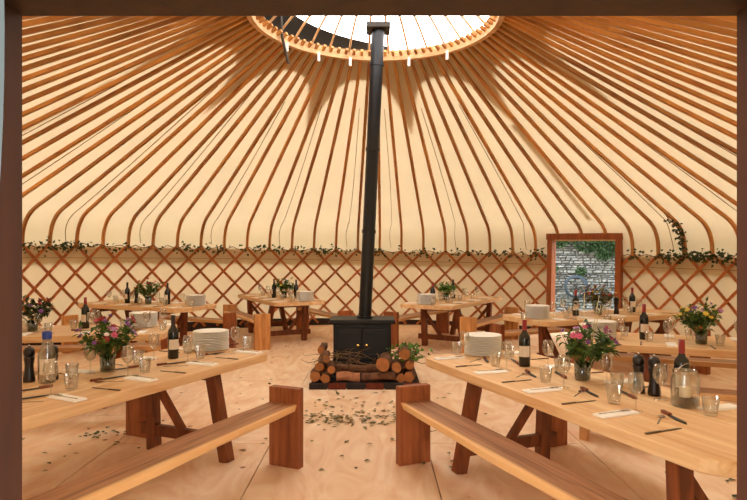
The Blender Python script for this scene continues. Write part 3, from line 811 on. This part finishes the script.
# blue capped bottle
bt = empty('water_bottle', at('Al', 1.63, .66), R(-60)); tag(bt, 'clear glass bottle with blue cap and pale label beside dark mills', 'bottle')
MB().lathe([(.001, .002), (.05, .002), (.053, .01), (.053, .17), (.045, .215), (.03, .25), (.026, .27), (.026, .295), (.024, .295), (.028, .25), (.05, .17), (.05, .014), (.001, .012)], 24).build('body', M['water'], bt)
MB().lathe([(.029, .285), (.030, .325), (.024, .335), (.001, .337)], 18).build('cap', M['blue'], bt)
l = MB(); n = 10
l.add([(.0545*math.cos(a), .0545*math.sin(a), z) for a in [-.9+1.8*i/n for i in range(n+1)] for z in (.06, .16)], [(2*i, 2*i+2, 2*i+3, 2*i+1) for i in range(n)], True)
l.build('label_paper', M['paper'], bt)
# candle jar
cj = empty('candle_jar', at('A', 1.97, .66), R(20)); tag(cj, 'glass candle jar with wire bail handle, dark pebbles and pale candle', 'jar')
MB().lathe([(.001, .002), (.066, .002), (.072, .01), (.074, .15), (.060, .178), (.060, .20), (.057, .20), (.057, .178), (.070, .148), (.068, .012), (.001, .01)], 24).build('jar_body', M['glass'], cj)
MB().lathe([(.062, .180), (.063, .196)], 24).build('rim_band', M['steel'], cj)
MB().lathe([(.001, .012), (.066, .012), (.068, .045), (.03, .052), (.001, .05)], 18).build('pebble_bed', M['pebble'], cj)
MB().lathe([(.03, .045), (.03, .105), (.001, .108)], 16).build('candle', M['wax'], cj)
MB().tube([(.063*math.cos(a), -.02*math.sin(a), .188+.05*math.sin(a)) for a in [i*PI/12 for i in range(13)]], .0025, 5).build('bail_handle', M['steel'], cj)
# pale serving knife with red handle near the mills
bouquet(at('A', 1.22, .60), .36, .25, 'pink and purple bouquet with pale grass stalks, by the candle jar', ('pink', 'purple', 'pink', 'lilac', 'white'), 'leaf', 20, 190, 3, 4)
bouquet(at('Al', 1.20, .60), .36, .25, 'purple, pink and white bouquet on the table with the blue-capped bottle', ('purple', 'pink', 'lilac', 'white', 'red', 'purple'), 'leaf', 24, 190, 5)
bouquet(at('D', 1.08, .34), .40, .26, 'wide bouquet of small yellow and purple flowers', ('yellow', 'purple', 'yellow', 'lilac'), 'leaf', 16, 200, 8)
bouquet(at('Dl', 1.42, .42), .36, .24, 'dark green bouquet with red flowers beside the doorway jamb', ('red', 'purple', 'red'), 'leafdark', 14, 180, 9)
bouquet(at('E', 1.27, .44), .36, .26, 'loose rust-red wildflower bouquet before the open doorway', ('rust', 'red', 'rust', 'yellow'), 'leafdry', 22, 170, 11)
bouquet(at('El', 1.05, .44), .40, .30, 'green bouquet with pinkish flowers near the lattice wall', ('pink', 'red', 'rust'), 'leaf', 12, 180, 13)
bouquet(at('F', 1.08, .58), .36, .22, 'leafy green bouquet on the table between stove and doorway', ('white',), 'leafbright', 2, 190, 15)
bouquet(at('Fl', .96, .50), .34, .24, 'green bouquet between two wine bottles behind the stove', ('white', 'yellow'), 'leaf', 4, 190, 17)

for o in list(C.objects):
    if o.parent is None and o.get('category') in ('plate', 'bottle', 'mill', 'jar', 'flowers') and abs(o.location.z-TH) < .01:
        best = min(TABLES, key=lambda k: (at(k, TABLES[k][3]/2, W/2)-o.location).length)
        OBST.setdefault(best, []).append((o.location.x, o.location.y, {'plate': .155, 'jar': .076, 'flowers': .055}.get(o['category'], .045)))
settings('A', .20, .59, 4, 'nfkstgx', 'nktgx')
settings('Al', .12, .59, 4, 'nfkstgx', 'nktgx')
settings('D', .25, .58, 4, 'nktgx', 'ntg')
settings('Dl', .25, .58, 4, 'nktgx', 'ntg')
settings('E', .22, .57, 4, 'nktg', 'ntg')
settings('El', .22, .54, 4, 'nktg', 'ntg')
settings('F', .22, .55, 4, 'nktg', 'nt')
settings('Fl', .22, .55, 4, 'nktg', 'nt')
# ------------------------------------------------------------ ivy garlands along the lattice top
def garland(t0, t1, label, n, seed):
    rr = random.Random(seed); root = link('ivy_garland', None, None, (CX, CY, 0), (0, TILT, 0)); tag(root, label, 'garland', 'ivy garlands along the lattice')
    pts = []; m = int(abs(t1-t0)*1.2)
    for i in range(m+1):
        t = t0+(t1-t0)*i/m; pts.append((6.06*math.cos(phi(t)), 6.06*math.sin(phi(t)), HW+.02+.035*math.sin(i*1.7)+rr.uniform(-.02, .02)))
    MB().tube(pts, .008, 5).build('vine', M['twig'], root)
    lv = MB()
    cl = [rr.uniform(t0, t1) for _ in range(int(abs(t1-t0)/3.2))]
    for i in range(n):
        t = rr.choice(cl)+rr.gauss(0, .9) if rr.random() < .62 else rr.uniform(t0, t1)
        t = max(min(t, max(t0, t1)), min(t0, t1)); f = phi(t); q = 6.04-rr.random()*.06
        leaf_quad(lv, (q*math.cos(f), q*math.sin(f), HW+.01+rr.gauss(0, .05)), Vector((rr.uniform(-1, 1), rr.uniform(-1, 1), rr.uniform(-1, .8))), Vector((-math.cos(f), -math.sin(f), .3)), rr.uniform(.045, .085), rr.uniform(.035, .06))
    tag(lv.build('leaves', M['leafdark'], root), kind='stuff')
garland(-88, 35.2, 'long ivy garland strung along the lattice behind the stove', 620, 2)
garland(49.6, 92, 'short leafy ivy garland strung beyond the doorway', 380, 4)
rr = random.Random(5)
cr = link('climbing_ivy', None, None, (CX, CY, 0), (0, TILT, 0)); tag(cr, 'ivy sprig climbing a bent roof rib above the short garland', 'ivy')
kk = 13; tcl = TR0+360*kk/NRIB; f = phi(tcl); lv = MB(); pts = []
for (r0, z0) in [(6.06, 1.58)]+[(p.x-.06, p.y-.03) for p in RB[1:]]+[(5.45, 2.42)]: pts.append((r0*math.cos(f)+rr.uniform(-.02, .02), r0*math.sin(f)+rr.uniform(-.02, .02), z0))
MB().tube(pts, .007, 5).build('vine', M['twig'], cr)
for i in range(110):
    a = rr.random()*.95*(len(pts)-1); i0 = int(a); q = Vector(pts[i0]).lerp(Vector(pts[i0+1]), a-i0)
    leaf_quad(lv, q+Vector((rr.gauss(0, .03), rr.gauss(0, .03), rr.gauss(0, .03))), Vector((rr.uniform(-1, 1), rr.uniform(-1, 1), rr.uniform(-1, .8))), Vector((-math.cos(f), -math.sin(f), .3)), rr.uniform(.04, .08), rr.uniform(.03, .06))
tag(lv.build('leaves', M['leafdark'], cr), kind='stuff')

# ------------------------------------------------------------ fallen leaves on the floor
def floor_leaves(spots, label, mat, seed):
    rr = random.Random(seed); mb = MB()
    for cx, cy, sx_, sy_, n in spots:
        for i in range(n):
            px, py = rr.gauss(cx, sx_), rr.gauss(cy, sy_)
            if -.85 < px < .7 and 6.9 < py < 8.4: continue
            leaf_quad(mb, (px, py, .004+rr.random()*.008), (rr.uniform(-1, 1), rr.uniform(-1, 1), .05), (0, 0, 1), rr.uniform(.035, .075), rr.uniform(.025, .045), .12)
    tag(mb.build('fallen_leaves', M[mat]), label, 'leaves', None, 'stuff')
floor_leaves([(-.32, 5.7, .18, .12, 70), (.02, 5.75, .2, .12, 45), (-.15, 5.9, .45, .3, 60), (-.1, 6.5, .45, .25, 30), (0, 4.9, .4, .4, 14), (.6, 5.6, .25, .6, 30), (-.9, 6.2, .3, .6, 14), (-.7, 9.2, .8, .6, 50), (.4, 9.6, .8, .6, 50)], 'small dry green leaves scattered over the boards around the stove', 'leafdry', 3)
floor_leaves([(-2.42, 5.27, .07, .05, 16), (-2.2, 5.35, .06, .04, 8), (-2.6, 4.9, .4, .4, 14), (2.2, 3.9, .4, .4, 14), (1.9, 3.3, .3, .3, 8)], 'small leaves scattered on the boards underneath the long tables', 'leafdark', 6)
